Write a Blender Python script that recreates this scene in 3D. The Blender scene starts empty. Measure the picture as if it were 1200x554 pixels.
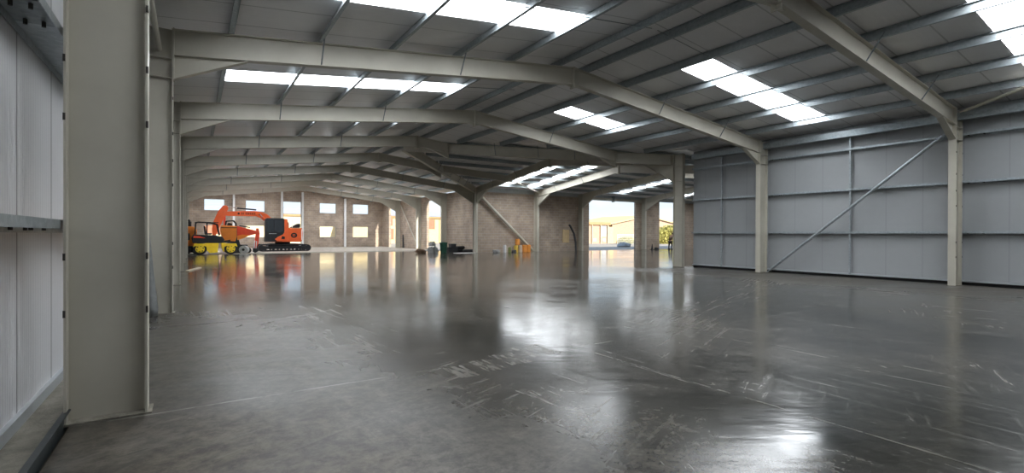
import bpy, bmesh, math, random
from mathutils import Vector, Matrix, Quaternion
random.seed(7)
sc = bpy.context.scene
col = sc.collection

# ------------------------------------------------------------------ camera
F_PX, YAW, PIT, ROL = 575.106, math.radians(33.0017), math.radians(-0.2146), math.radians(0.1933)
CAM = Vector((0.3163, -5.1278, 1.4813))
cd = bpy.data.cameras.new('camera'); cam = bpy.data.objects.new('camera', cd); col.objects.link(cam)
sy, cy, sp, cp = math.sin(YAW), math.cos(YAW), math.sin(PIT), math.cos(PIT)
fw = Vector((sy*cp, cy*cp, sp)); rt = Vector((cy, -sy, 0)); up = Vector((-sy*sp, -cy*sp, cp))
rt2 = rt*math.cos(ROL) + up*math.sin(ROL); up2 = -rt*math.sin(ROL) + up*math.cos(ROL)
cam.matrix_world = Matrix(((rt2.x, up2.x, -fw.x, CAM.x), (rt2.y, up2.y, -fw.y, CAM.y), (rt2.z, up2.z, -fw.z, CAM.z), (0, 0, 0, 1)))
cd.sensor_width = 36; cd.lens = F_PX/1200*36; cd.clip_start = 0.05; cd.clip_end = 600
sc.camera = cam

# ------------------------------------------------------------------ dimensions (metres)
W = 19.29; WH = W/2; S = 0.1143; HR = 4.78; DEP = 0.49; RT = HR+DEP; SH = RT+0.20; HH = 4.36
Y0, Y1 = 10.18, 29.47; YR = (Y0+Y1)/2
XA = 19.42
BACK = -12.3; FAR = 54.2
PUR = [0.95, 2.62, 4.26, 5.95, 7.55, 9.15]
def zl(x): return S*(x if x < WH else W-x)
def zw(y): return S*((y-Y0) if y < YR else (Y1-y))

# ------------------------------------------------------------------ materials
def nm(name):
    m = bpy.data.materials.new(name); m.use_nodes = True
    nt = m.node_tree; b = nt.nodes['Principled BSDF']
    return m, nt, b
def N(nt, t, **kw):
    n = nt.nodes.new(t)
    for k, v in kw.items():
        if k in ('operation', 'blend_type', 'data_type', 'wave_type', 'bands_direction', 'noise_dimensions', 'feature', 'distance', 'interpolation_type'): setattr(n, k, v)
        else: n.inputs[k].default_value = v
    return n
def L(nt, a, b): nt.links.new(a, b)
def ramp(nt, src, stops):
    r = nt.nodes.new('ShaderNodeValToRGB')
    e = r.color_ramp.elements
    while len(e) < len(stops): e.new(0.5)
    for q, (p, c) in zip(e, stops):
        q.position = p; q.color = (*c, 1) if len(c) == 3 else c
    L(nt, src, r.inputs[0]); return r.outputs[0]
def g(v): return (v, v, v)
def mix(nt, fac, a, b, mode='MIX'):
    n = nt.nodes.new('ShaderNodeMix'); n.data_type = 'RGBA'; n.blend_type = mode
    for i, s in ((0, fac), (6, a), (7, b)):
        if isinstance(s, (int, float)): n.inputs[i].default_value = s
        elif isinstance(s, tuple): n.inputs[i].default_value = (*s, 1)
        else: L(nt, s, n.inputs[i])
    return n.outputs[2]
def math_(nt, op, a, b=None, c=None):
    n = nt.nodes.new('ShaderNodeMath'); n.operation = op
    for i, s in enumerate((a, b, c)):
        if s is None: continue
        if isinstance(s, (int, float)): n.inputs[i].default_value = s
        else: L(nt, s, n.inputs[i])
    return n.outputs[0]
def pos(nt):
    return nt.nodes.new('ShaderNodeNewGeometry').outputs['Position']
def scaled(nt, vec, s, rot=(0,0,0)):
    m = nt.nodes.new('ShaderNodeMapping'); m.inputs['Scale'].default_value = s; m.inputs['Rotation'].default_value = rot
    L(nt, vec, m.inputs['Vector']); return m.outputs[0]
def noise(nt, vec, scale, detail=4, rough=.5, dist=0):
    n = N(nt, 'ShaderNodeTexNoise', Scale=scale, Detail=detail, Roughness=rough, Distortion=dist)
    L(nt, vec, n.inputs['Vector']); return n.outputs['Fac']

def plain(name, c, rough=.5, metal=0, var=.12, scale=3, spec=.5, bump=0):
    m, nt, b = nm(name)
    p = pos(nt)
    f = noise(nt, p, scale, 5, .6)
    c2 = tuple(max(0, x*(1-var)) for x in c); c3 = tuple(min(1, x*(1+var)) for x in c)
    L(nt, ramp(nt, f, [(.3, c2), (.7, c3)]), b.inputs['Base Color'])
    b.inputs['Roughness'].default_value = rough; b.inputs['Metallic'].default_value = metal
    b.inputs['Specular IOR Level'].default_value = spec
    if bump:
        bp = N(nt, 'ShaderNodeBump', Strength=bump, Distance=.01); L(nt, noise(nt, p, scale*8, 4), bp.inputs['Height']); L(nt, bp.outputs[0], b.inputs['Normal'])
    return m

def mat_steel():
    m, nt, b = nm('grey_painted_steel')
    p = pos(nt)
    f = noise(nt, p, 1.3, 5, .6)
    base = ramp(nt, f, [(.3, (.48, .455, .385)), (.7, (.56, .535, .455))])
    rust = noise(nt, scaled(nt, p, (1, 1, .5)), 3.1, 6, .7)
    rf = ramp(nt, rust, [(.66, g(0)), (.74, g(1))])
    c = mix(nt, math_(nt, 'MULTIPLY', rf, .25), base, (.30, .22, .13))
    L(nt, c, b.inputs['Base Color'])
    L(nt, ramp(nt, noise(nt, p, 6, 3), [(.3, g(.38)), (.7, g(.55))]), b.inputs['Roughness'])
    return m
def mat_galv(name='galvanised_steel', a=(.30, .34, .36), c=(.44, .48, .50)):
    m, nt, b = nm(name)
    p = pos(nt)
    v = nt.nodes.new('ShaderNodeTexVoronoi'); v.inputs['Scale'].default_value = 22; L(nt, p, v.inputs['Vector'])
    f = mix(nt, .5, v.outputs['Color'], noise(nt, p, 2, 4))
    L(nt, ramp(nt, f, [(.25, a), (.75, c)]), b.inputs['Base Color'])
    b.inputs['Metallic'].default_value = .55; b.inputs['Roughness'].default_value = .42
    return m
def ribbed(name, axis, c, joint, rib, depth, rough=.4, tint=.06, spec=.5, bump=.5, seam=.62):
    """liner sheet: fine ribs and panel joints at a fixed spacing along one axis"""
    m, nt, b = nm(name)
    p = pos(nt); s = nt.nodes.new('ShaderNodeSeparateXYZ'); L(nt, p, s.inputs[0])
    x = s.outputs[axis]
    fr = math_(nt, 'FRACT', math_(nt, 'DIVIDE', math_(nt, 'ADD', x, 200.08), joint))
    d = math_(nt, 'MINIMUM', fr, math_(nt, 'SUBTRACT', 1, fr))
    line = ramp(nt, d, [(.0, g(0)), (.014, g(0)), (.02, g(1))])
    big = noise(nt, p, .35, 3); fine = noise(nt, p, 5, 4)
    base = ramp(nt, mix(nt, .3, big, fine), [(.3, tuple(q*(1-tint) for q in c)), (.7, tuple(q*(1+tint) for q in c))])
    colr = mix(nt, line, tuple(q*seam for q in c), base)
    L(nt, colr, b.inputs['Base Color'])
    rb = math_(nt, 'SINE', math_(nt, 'MULTIPLY', x, 2*math.pi/rib))
    rb = math_(nt, 'MULTIPLY', math_(nt, 'MAXIMUM', rb, -.2), 1)
    h = math_(nt, 'MULTIPLY', math_(nt, 'ADD', rb, math_(nt, 'MULTIPLY', line, 1.5)), depth)
    bp = N(nt, 'ShaderNodeBump', Strength=bump, Distance=1.0); L(nt, h, bp.inputs['Height']); L(nt, bp.outputs[0], b.inputs['Normal'])
    b.inputs['Roughness'].default_value = rough; b.inputs['Specular IOR Level'].default_value = spec
    return m
def mat_block():
    m, nt, b = nm('concrete_blockwork')
    p = pos(nt); s = nt.nodes.new('ShaderNodeSeparateXYZ'); L(nt, p, s.inputs[0])
    cx = nt.nodes.new('ShaderNodeCombineXYZ'); L(nt, math_(nt, 'ADD', s.outputs[0], s.outputs[1]), cx.inputs[0]); L(nt, s.outputs[2], cx.inputs[1])
    bk = N(nt, 'ShaderNodeTexBrick', Scale=1.0)
    bk.inputs['Brick Width'].default_value = .45; bk.inputs['Row Height'].default_value = .225; bk.inputs['Mortar Size'].default_value = .012
    bk.inputs['Color1'].default_value = (.47, .37, .285, 1); bk.inputs['Color2'].default_value = (.37, .295, .24, 1); bk.inputs['Mortar'].default_value = (.50, .45, .40, 1)
    L(nt, cx.outputs[0], bk.inputs['Vector'])
    f = noise(nt, p, .9, 5, .6)
    c = mix(nt, .8, bk.outputs['Color'], ramp(nt, f, [(.3, g(.62)), (.7, g(1.15))]), 'MULTIPLY')
    L(nt, c, b.inputs['Base Color']); b.inputs['Roughness'].default_value = .9
    bp = N(nt, 'ShaderNodeBump', Strength=.6, Distance=.01); L(nt, bk.outputs['Fac'], bp.inputs['Height']); bp.invert = True
    L(nt, bp.outputs[0], b.inputs['Normal'])
    return m
def mrange(nt, src, a0, a1, b0=0., b1=1.):
    n = nt.nodes.new('ShaderNodeMapRange'); n.interpolation_type = 'SMOOTHSTEP'
    n.inputs['From Min'].default_value = a0; n.inputs['From Max'].default_value = a1; n.inputs['To Min'].default_value = b0; n.inputs['To Max'].default_value = b1
    L(nt, src, n.inputs['Value']); return n.outputs[0]
def mat_floor():
    m, nt, b = nm('power_floated_concrete')
    p = pos(nt); s = nt.nodes.new('ShaderNodeSeparateXYZ'); L(nt, p, s.inputs[0]); X_, Y_ = s.outputs[0], s.outputs[1]
    def turned(ang, sc_):
        return scaled(nt, scaled(nt, p, (1, 1, 1), (0, 0, ang)), sc_)
    mul = lambda x, y: math_(nt, 'MULTIPLY', x, y)
    mx_ = lambda x, y: math_(nt, 'MAXIMUM', x, y)
    big = noise(nt, p, .22, 4, .55, .6)
    mid = noise(nt, p, 1.1, 6, .65, .8)
    fine = noise(nt, p, 22, 6, .8)
    base = ramp(nt, mix(nt, .45, big, mid), [(.34, (.030, .030, .027)), (.5, (.055, .053, .047)), (.66, (.115, .105, .088))])
    base = mix(nt, .7, base, ramp(nt, fine, [(.36, g(.35)), (.64, g(1.6))]), 'MULTIPLY')
    # dusty cement left by the left wall and by the panelled wall
    dn = ramp(nt, noise(nt, p, .55, 5, .6, .7), [(.36, g(.15)), (.62, g(1))])
    dust_l = mul(mrange(nt, X_, 3.8, .9), mrange(nt, math_(nt, 'ADD', Y_, mul(mid, 6)), 14, 1)); dust_r = mul(mul(mrange(nt, X_, 14.5, 18.3), mrange(nt, X_, 20.4, 20)), mrange(nt, Y_, 11, 8)); light_f = mrange(nt, Y_, 3, 14)  # the far mask paints bright beige light into the slab colour
    dust = mul(mx_(mx_(dust_l, dust_r), light_f), dn)
    mot = ramp(nt, noise(nt, p, 6.5, 9, .78, .25), [(.40, g(.3)), (.60, g(1.6))])
    base = mix(nt, .55, base, mot, 'MULTIPLY')
    dcol = mix(nt, .75, (.105, .088, .066), mot, 'MULTIPLY')
    base = mix(nt, mul(dust, .72), base, dcol)
    # trowel streaks and scuffs
    def rid(ang, sc_, lo, hi, ps, plo, phi, nsc=1.0):
        st = noise(nt, turned(ang, sc_), nsc, 8, .72, .5)
        pt = noise(nt, turned(ang+.4, (1, 1, 1)), ps, 3, .5)
        return mul(ramp(nt, st, [(lo, g(0)), (hi, g(1))]), ramp(nt, pt, [(plo, g(0)), (phi, g(1))]))
    scuff = mx_(rid(1.50, (.5, 9, 1), .52, .74, .42, .46, .62), rid(-.4, (.7, 8, 1), .54, .74, .5, .48, .62))
    scuff = mx_(scuff, rid(-1.0, (2.2, 12, 1), .57, .72, .9, .54, .66))
    # the band of drag marks that runs from the middle of the slab to the panelled wall
    dd = math_(nt, 'ABSOLUTE', math_(nt, 'SUBTRACT', Y_, math_(nt, 'SUBTRACT', mul(X_, .38), 2.3)))
    band = mul(mrange(nt, dd, 1.3, .2), mrange(nt, X_, 4.5, 8))
    drag = mul(band, ramp(nt, noise(nt, turned(-.36, (.35, 5, 1)), 1.6, 8, .75, .3), [(.48, g(0)), (.68, g(1))]))
    drag2 = mul(mul(mrange(nt, X_, 4.0, 4.8), mrange(nt, X_, 9, 6.5)), ramp(nt, noise(nt, turned(0, (9, .35, 1)), 1.3, 8, .75, .2), [(.56, g(0)), (.72, g(1))]))
    scuff = mx_(scuff, mx_(drag, mul(drag2, mrange(nt, Y_, 1.5, -.5))))
    # squarish pale patches where the pour joint was cleaned
    sq = None
    for (cx_, cy_, wx, wy) in ((2.75, -.38, .10, .20), (3.12, -.30, .11, .22), (3.50, -.20, .15, .24), (4.0, -.02, .22, .26)):
        q = mul(mrange(nt, math_(nt, 'ABSOLUTE', math_(nt, 'SUBTRACT', X_, cx_)), wx+.03, wx), mrange(nt, math_(nt, 'ABSOLUTE', math_(nt, 'SUBTRACT', Y_, cy_)), wy+.05, wy))
        sq = q if sq is None else mx_(sq, q)
    sq = mul(mul(sq, .7), ramp(nt, noise(nt, turned(0, (14, 2, 1)), 1.5, 6, .7), [(.42, g(0)), (.56, g(1))]))
    scuff = mx_(scuff, sq)
    c = mix(nt, mul(scuff, .40), base, (.36, .335, .29))
    wob = mul(noise(nt, p, .8, 4), .05)
    def cut(src, off, per, w):
        fr = math_(nt, 'FRACT', math_(nt, 'DIVIDE', math_(nt, 'ADD', math_(nt, 'ADD', src, wob), off+600), per))
        d = math_(nt, 'MINIMUM', fr, math_(nt, 'SUBTRACT', 1, fr))
        return ramp(nt, d, [(0, g(1)), (w/per, g(1)), (w/per*1.6, g(0))])
    j = mx_(cut(X_, 1.4, 6, .006), cut(Y_, .1, 6, .006))
    brk_ = ramp(nt, noise(nt, p, 2.2, 5, .7), [(.42, g(0)), (.6, g(1))])
    edge = mul(mx_(cut(X_, 1.42, 6, .010), cut(Y_, .12, 6, .010)), brk_)
    c = mix(nt, mul(edge, .65), c, (.40, .39, .35))
    c = mix(nt, mul(j, .5), c, (.035, .035, .03))
    L(nt, c, b.inputs['Base Color'])
    r = ramp(nt, mix(nt, .6, mid, big), [(.36, g(.09)), (.64, g(.25))])
    r = mix(nt, mrange(nt, Y_, 2, 12), r, mix(nt, .55, r, g(.05)))
    r = mix(nt, mul(scuff, .6), r, g(.5))
    r = mix(nt, mul(mx_(dust_l, dust_r), mix(nt, .5, dn, g(1))), r, g(.46))
    L(nt, r, b.inputs['Roughness'])
    L(nt, math_(nt, 'SUBTRACT', .68, mul(mul(dust_l, mix(nt, .4, g(1), dn)), .42)), b.inputs['Specular IOR Level'])
    w1 = noise(nt, turned(.576, (1.1, 4.5, 1)), 1.3, 3, .5)
    h = math_(nt, 'ADD', mul(w1, .0055), mul(noise(nt, p, 12, 3), .0008))
    bp = N(nt, 'ShaderNodeBump', Strength=.42, Distance=1.0); L(nt, h, bp.inputs['Height']); L(nt, bp.outputs[0], b.inputs['Normal'])
    return m
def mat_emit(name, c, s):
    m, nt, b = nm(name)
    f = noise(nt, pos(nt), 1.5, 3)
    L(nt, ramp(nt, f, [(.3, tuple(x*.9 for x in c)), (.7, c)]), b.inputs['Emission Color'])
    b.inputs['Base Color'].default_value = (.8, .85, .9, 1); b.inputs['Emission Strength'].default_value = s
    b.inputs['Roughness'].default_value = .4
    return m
def mat_glass(name, tint=(.5, .55, .55), rough=.05, alpha=.35):
    m, nt, b = nm(name)
    b.inputs['Base Color'].default_value = (*tint, 1); b.inputs['Roughness'].default_value = rough
    b.inputs['Alpha'].default_value = alpha
    return m

M = {}
M['steel'] = mat_steel()
M['galv'] = mat_galv()
M['galvdark'] = mat_galv('weathered_galvanised_steel', (.16, .19, .20), (.26, .29, .30))
M['rooflin'] = ribbed('roof_liner_hall', 1, (.84, .84, .85), 1.0, .125, .0035, .34, .05)
M['rooflinw'] = ribbed('roof_liner_wing', 0, (.84, .84, .85), 1.0, .125, .0035, .34, .05)
M['wall_l'] = ribbed('ribbed_wall_liner', 1, (.68, .68, .70), 1.07, .0535, .006, .28, .05, .5, .8, .4)
M['wall_r'] = ribbed('flat_wall_panel', 1, (.37, .385, .395), 1.0, .1, .0006, .5, .05, .3, .3, .88)
M['wall_x'] = ribbed('flat_wall_panel_gable', 0, (.37, .385, .395), 1.0, .1, .0006, .5, .05, .3, .3, .88)
M['block'] = mat_block()
M['floor'] = mat_floor()
M['ground'] = plain('rough_stone_ground', (.40, .36, .31), .95, 0, .25, 2.5, .2, .8)
M['dirt'] = plain('dusty_mortar', (.24, .225, .19), .95, 0, .3, 6, .2, .8)
M['rail'] = plain('dark_steel_rail', (.05, .058, .06), .5, .3, .2, 6)
M['flash'] = plain('pale_metal_flashing', (.45, .48, .50), .4, .4, .1, 4)
M['black'] = plain('black_rubber_and_gap_shade', (.012, .012, .013), .8, 0, .2, 5)
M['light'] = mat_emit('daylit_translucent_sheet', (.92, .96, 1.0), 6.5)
M['orange'] = plain('orange_machine_paint', (.74, .12, .03), .38, 0, .08, 3)
M['amber'] = plain('amber_machine_paint', (.82, .25, .03), .4, 0, .08, 3)
M['yellow'] = plain('yellow_machine_paint', (.95, .66, .03), .42, 0, .10, 4)
M['char'] = plain('charcoal_machine_paint', (.018, .02, .023), .55, 0, .15, 4, .3)
M['tyre'] = plain('black_track_rubber', (.022, .022, .024), .75, 0, .2, 8, .4, .4)
M['chrome'] = plain('bright_cylinder_rod', (.7, .7, .72), .18, .9, .05, 5)
M['white'] = plain('white_paint', (.8, .8, .8), .5, 0, .05, 5)
M['red'] = plain('red_machine_paint', (.72, .075, .03), .35, 0, .1, 5)
M['glass'] = mat_glass('dark_cab_glass', (.05, .06, .07), .05, .8)
M['glass2'] = mat_glass('clear_cab_glass', (.55, .60, .60), .05, .22)
M['wood'] = plain('pale_timber', (.52, .43, .31), .75, 0, .15, 9)
M['ply'] = plain('plywood', (.62, .47, .26), .7, 0, .12, 5)
M['greybag'] = plain('grey_sacking', (.33, .34, .34), .8, 0, .2, 7, .3, .5)
M['green'] = plain('green_plastic', (.015, .09, .055), .55, 0, .2, 6, .4, .4)
M['brown'] = plain('brown_rubble', (.15, .095, .06), .9, 0, .4, 9, .3, .8)
M['darkstuff'] = plain('dark_plastic', (.03, .03, .034), .6, 0, .2, 6)
M['sheet'] = plain('white_polythene', (.75, .75, .76), .4, 0, .05, 6)
M['plastic'] = plain('grey_polythene', (.22, .23, .23), .45, 0, .15, 9, .5, .4)
M['drum'] = plain('orange_plastic_drum', (.72, .28, .05), .45, 0, .08, 6)
M['drumy'] = plain('yellow_plastic_drum', (.68, .46, .07), .45, 0, .08, 6)
M['cream'] = plain('cream_plastic_drum', (.62, .50, .38), .45, 0, .08, 6)
M['olive'] = plain('olive_plastic', (.22, .25, .08), .5, 0, .1, 6)
M['outy'] = plain('yellow_brick_outside', (.66, .54, .30), .9, 0, .08, 3)
M['outt'] = plain('tan_brick_outside', (.47, .34, .26), .9, 0, .10, 3)
M['outc'] = plain('cream_render', (.74, .64, .42), .9, 0, .07, 2)
M['outw'] = plain('brown_window_panel', (.38, .17, .10), .7, 0, .1, 2)
M['outroof'] = plain('grey_slate_roof', (.42, .46, .52), .8, 0, .1, 2)
M['fascia'] = plain('orange_brown_fascia', (.46, .28, .14), .7, 0, .1, 2)
M['hedge'] = plain('yellow_green_foliage', (.46, .43, .14), .9, 0, .45, 3, .2, 1)
M['skin'] = plain('skin', (.42, .24, .17), .55, 0, .05, 8)
M['cloth'] = plain('dark_workwear', (.11, .075, .055), .85, 0, .2, 12)
M['hair'] = plain('dark_brown_hair', (.03, .02, .015), .7, 0, .2, 30)
M['bolt'] = plain('dark_bolt_steel', (.05, .045, .04), .6, .4, .2, 12)

# ------------------------------------------------------------------ mesh builder
class MB:
    def __init__(s): s.v = []; s.f = []
    def add(s, vs, fs):
        o = len(s.v); s.v += [Vector(p) for p in vs]; s.f += [tuple(i+o for i in f) for f in fs]; return s
    def box(s, x0, x1, y0, y1, z0, z1):
        if x0 > x1: x0, x1 = x1, x0
        if y0 > y1: y0, y1 = y1, y0
        if z0 > z1: z0, z1 = z1, z0
        return s.add([(x0,y0,z0),(x1,y0,z0),(x1,y1,z0),(x0,y1,z0),(x0,y0,z1),(x1,y0,z1),(x1,y1,z1),(x0,y1,z1)],
                     [(0,3,2,1),(4,5,6,7),(0,1,5,4),(1,2,6,5),(2,3,7,6),(3,0,4,7)])
    def prism(s, pts, T, lo, hi):
        """polygon of (a, z) pairs swept from t=lo to t=hi; T maps (a, t, z) to the world"""
        n = len(pts)
        vs = [T(a, lo, z) for a, z in pts] + [T(a, hi, z) for a, z in pts]
        fs = [tuple(range(n-1, -1, -1)), tuple(range(n, 2*n))]
        fs += [(i, (i+1) % n, n+(i+1) % n, n+i) for i in range(n)]
        return s.add(vs, fs)
    def tube(s, p, q, r, r2=None, n=12):
        p, q = Vector(p), Vector(q); r2 = r if r2 is None else r2
        d = (q-p).normalized(); a = d.orthogonal().normalized(); b = d.cross(a)
        vs = []
        for c, rr in ((p, r), (q, r2)):
            vs += [c + (a*math.cos(2*math.pi*i/n) + b*math.sin(2*math.pi*i/n))*rr for i in range(n)]
        fs = [(i, (i+1) % n, n+(i+1) % n, n+i) for i in range(n)] + [tuple(range(n-1, -1, -1)), tuple(range(n, 2*n))]
        return s.add(vs, fs)
    def lathe(s, prof, base, axis=(0,0,1), n=20):
        """(r, h) profile about an axis through base"""
        base = Vector(base); d = Vector(axis).normalized(); a = d.orthogonal().normalized(); b = d.cross(a)
        vs = []
        for r, h in prof: vs += [base + d*h + (a*math.cos(2*math.pi*i/n)+b*math.sin(2*math.pi*i/n))*max(r, .0005) for i in range(n)]
        fs = []
        for k in range(len(prof)-1):
            fs += [(k*n+i, k*n+(i+1) % n, (k+1)*n+(i+1) % n, (k+1)*n+i) for i in range(n)]
        fs += [tuple(range(n-1, -1, -1)), tuple((len(prof)-1)*n+i for i in range(n))]
        return s.add(vs, fs)
    def path(s, pts, r, n=8):
        for a, b in zip(pts, pts[1:]): s.tube(a, b, r, n=n)
        return s
    def build(s, name, mat, parent=None, bevel=0, smooth=False, subd=0):
        me = bpy.data.meshes.new(name)
        off = parent_world(parent)
        inv = off.inverted() if off is not None else None
        vs = [(inv @ v) if inv is not None else v for v in s.v]
        if parent is None:
            lo = Vector((min(v.x for v in vs), min(v.y for v in vs), min(v.z for v in vs)))
            hi = Vector((max(v.x for v in vs), max(v.y for v in vs), max(v.z for v in vs)))
            o3 = Vector(((lo.x+hi.x)/2, (lo.y+hi.y)/2, lo.z)); vs = [v-o3 for v in vs]
        else: o3 = Vector((0, 0, 0))
        me.from_pydata([tuple(v) for v in vs], [], s.f)
        bm = bmesh.new(); bm.from_mesh(me); bmesh.ops.recalc_face_normals(bm, faces=bm.faces); bm.to_mesh(me); bm.free()
        me.materials.append(M[mat] if isinstance(mat, str) else mat)
        o = bpy.data.objects.new(name, me); o.location = o3; col.objects.link(o)
        if parent is not None: o.parent = parent
        if bevel:
            b = o.modifiers.new('bevel', 'BEVEL'); b.width = bevel; b.segments = 2; b.limit_method = 'ANGLE'
        if subd:
            b = o.modifiers.new('sub', 'SUBSURF'); b.levels = subd; b.render_levels = subd
        if smooth:
            for p in me.polygons: p.use_smooth = True
        return o
def parent_world(p):
    if p is None: return None
    m = p.matrix_basis.copy()
    while p.parent is not None:
        p = p.parent; m = p.matrix_basis @ m
    return m
def empty(name, loc, label, cat, group=None, kind=None, rz=0):
    o = bpy.data.objects.new(name, None); o.location = loc; o.rotation_euler = (0, 0, rz); o.empty_display_size = .2
    o.matrix_basis = Matrix.Translation(Vector(loc)) @ Matrix.Rotation(rz, 4, 'Z')
    col.objects.link(o); return tag(o, label, cat, group, kind)
def tag(o, label=None, cat=None, group=None, kind=None):
    if label: o['label'] = label
    if cat: o['category'] = cat
    if group: o['group'] = group
    if kind: o['kind'] = kind
    return o
def struct(o): o['kind'] = 'structure'; return o
ORD = ['first', 'second', 'third', 'fourth', 'fifth', 'sixth', 'seventh', 'eighth', 'ninth', 'tenth', 'eleventh', 'twelfth']

# plane maps (a, t, z) -> world
def TX(y, x0=0, sgn=1): return lambda a, t, z: (x0+sgn*a, y+t, z)       # member runs along X
def TY(x, y0=0, sgn=1): return lambda a, t, z: (x+t, y0+sgn*a, z)       # member runs along Y
def i_member(mb, T, a0, z0, a1, z1, dep=DEP, wid=.19, tf=.016, tw=.012):
    """I section whose underside goes from (a0,z0) to (a1,z1), ends cut plumb"""
    mb.prism([(a0, z0), (a1, z1), (a1, z1+tf), (a0, z0+tf)], T, -wid/2, wid/2)
    mb.prism([(a0, z0+dep-tf), (a1, z1+dep-tf), (a1, z1+dep), (a0, z0+dep)], T, -wid/2, wid/2)
    mb.prism([(a0, z0+tf), (a1, z1+tf), (a1, z1+dep-tf), (a0, z0+dep-tf)], T, -tw/2, tw/2)
def haunch(mb, T, Lh, zb, z_at, wid=.17):
    """tapered haunch under a rafter: from the column face (a=0) to a=Lh"""
    z1 = z_at(Lh)
    mb.prism([(0, zb), (Lh, z1-.001), (Lh, z1), (0, z_at(0))], T, -.006, .006)
    d = .016
    mb.prism([(0, zb-d), (Lh, z1-d), (Lh, z1), (0, zb)], T, -wid/2, wid/2)

def fly_brace(parent, T, a, zt, zb, spread=.42):
    """two thin angles from the purlin either side down to the rafter's bottom flange"""
    mb = MB()
    for s in (-1, 1):
        mb.tube(T(a, s*spread, zt), T(a, s*.05, zb), .016, n=6)
    mb.build('fly_brace', 'galvdark', parent)

def rafter(T, Lr, label, slopez, hb, Lh, fly=(2.62, 5.95), group=None, a_end=None, haunch_on=True, apex=True):
    """slopez(a): underside height at distance a from the column face"""
    e = empty('roof_rafter', T(0, 0, slopez(0)), label, 'rafter', group)
    mb = MB(); i_member(mb, T, 0, slopez(0), Lr, slopez(Lr)); mb.build('rafter_beam', 'steel', e)
    mb = MB(); haunch(mb, T, Lh, hb, slopez); mb.build('haunch', 'steel', e)
    mb = MB().prism([(0, hb-.03), (.02, hb-.03), (.02, slopez(0)+DEP+.02), (0, slopez(0)+DEP+.02)], T, -.10, .10); mb.build('end_plate', 'steel', e)
    if apex:
        zz = slopez(Lr)
        mb = MB().prism([(Lr-.022, zz-.11), (Lr-.002, zz-.11), (Lr-.002, zz+DEP+.01), (Lr-.022, zz+DEP+.01)], T, -.10, .10)
        mb.prism([(Lr-.022, zz-.09), (Lr-.022, zz), (Lr-.35, zz-S*.33)], T, -.006, .006)
        mb.build('apex_plate', 'steel', e)
    for a in fly:
        if a < Lr-.3: fly_brace(e, T, a, slopez(a)+DEP+.12, slopez(a)+.03)
    return e

def column(T, label, hb, top, group=None, dep=.52, stiff=True, bolts=True):
    """I column: a=0 is its inner flange face, a=-dep the outer one"""
    e = empty('steel_column', T(-dep/2, 0, 0), label, 'column', group, 'thing')
    mb = MB()
    mb.prism([(-.016, 0), (0, 0), (0, top), (-.016, top)], T, -.095, .095)
    mb.prism([(-dep, 0), (-dep+.016, 0), (-dep+.016, top), (-dep, top)], T, -.095, .095)
    mb.prism([(-dep+.016, 0), (-.016, 0), (-.016, top), (-dep+.016, top)], T, -.006, .006)
    mb.build('column_shaft', 'steel', e)
    if stiff:
        for z in (hb, HR-.06):
            mb = MB().prism([(-dep+.016, z-.007), (-.016, z-.007), (-.016, z+.007), (-dep+.016, z+.007)], T, -.09, .09)
            mb.build('stiffener', 'steel', e)
    mb = MB().prism([(-dep, -.004), (.03, -.004), (.03, .012), (-dep, .012)], T, -.12, .12); mb.build('base_plate', 'dirt', e)
    if bolts:
        for z in (.83, 1.27, 2.35, 2.8, 3.3, 3.95):
            for a in (-dep-.004, -.012): MB().prism([(a, z), (a+.016, z), (a+.016, z+.055), (a, z+.055)], T, -.1005, -.085).build('flange_clip', 'bolt', e)
    return e

# ------------------------------------------------------------------ hall frames
for k in range(-1, 9):
    y = 6.0*k
    n = k+1
    nearname = {-1: 'behind the camera position', 0: 'beside the camera, filling the height of the picture', 1: 'just past the wide one next to the camera'}
    kk = ORD[n-1] if n > 0 else 'hindmost'
    ll = {0: 'broad grey steel column standing alone close to the camera at the left wall', 1: 'pale grey steel column just behind the broad one, with a long lit web'}.get(
        k, 'grey steel column on the left wall line, %s in depth from the camera' % kk)
    column(TX(y, 0, 1), ll, HH, HR+DEP-.0, bolts=(k in (0, 1)))
    hl, hb = 1.22, HH
    rafter(TX(y, 0, 1), WH, 'grey steel rafter rising from the left wall to the ridge, %s in depth' % kk, lambda a: HR+S*a, hb, hl)
    # right side
    if k <= 1:
        column(TX(y, W, -1), {0: 'grey steel column on the white panelled wall at the right edge', 1: 'grey steel column on the white panelled wall beside the foot of the diagonal tube', -1: 'grey steel column on the white panelled wall outside the frame'}[k], HH, HR+DEP, bolts=(k == 0))
        rafter(TX(y, W, -1), WH, 'grey steel rafter falling from the ridge to the white panelled wall, %s in depth' % kk, lambda a: HR+S*a, hb, 1.05)
    elif k in (2, 3, 4):
        # ends on the valley rafter
        Yv = y
        d0 = (y-Y0) if y < YR else (Y1-y)
        d0 += .10
        T = TX(y, W-d0, -1)
        rafter(T, WH-d0, 'grey steel rafter from the ridge to a valley beam, %s in depth' % kk, lambda a, d0=d0: HR+S*(a+d0), HR+S*d0-.26, .95,
               fly=[q-d0 for q in (2.62, 5.95) if q > d0+1.2])
    else:
        if k > 5:
            column(TX(y, W, -1), 'grey steel column between openings of the blockwork side wall, %s in depth' % kk, 3.95, HR+DEP, bolts=False)
        rafter(TX(y, W, -1), WH, 'grey steel rafter falling from the ridge to the far side wall, %s in depth' % kk, lambda a: HR+S*a, 4.05, 1.7)

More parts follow.
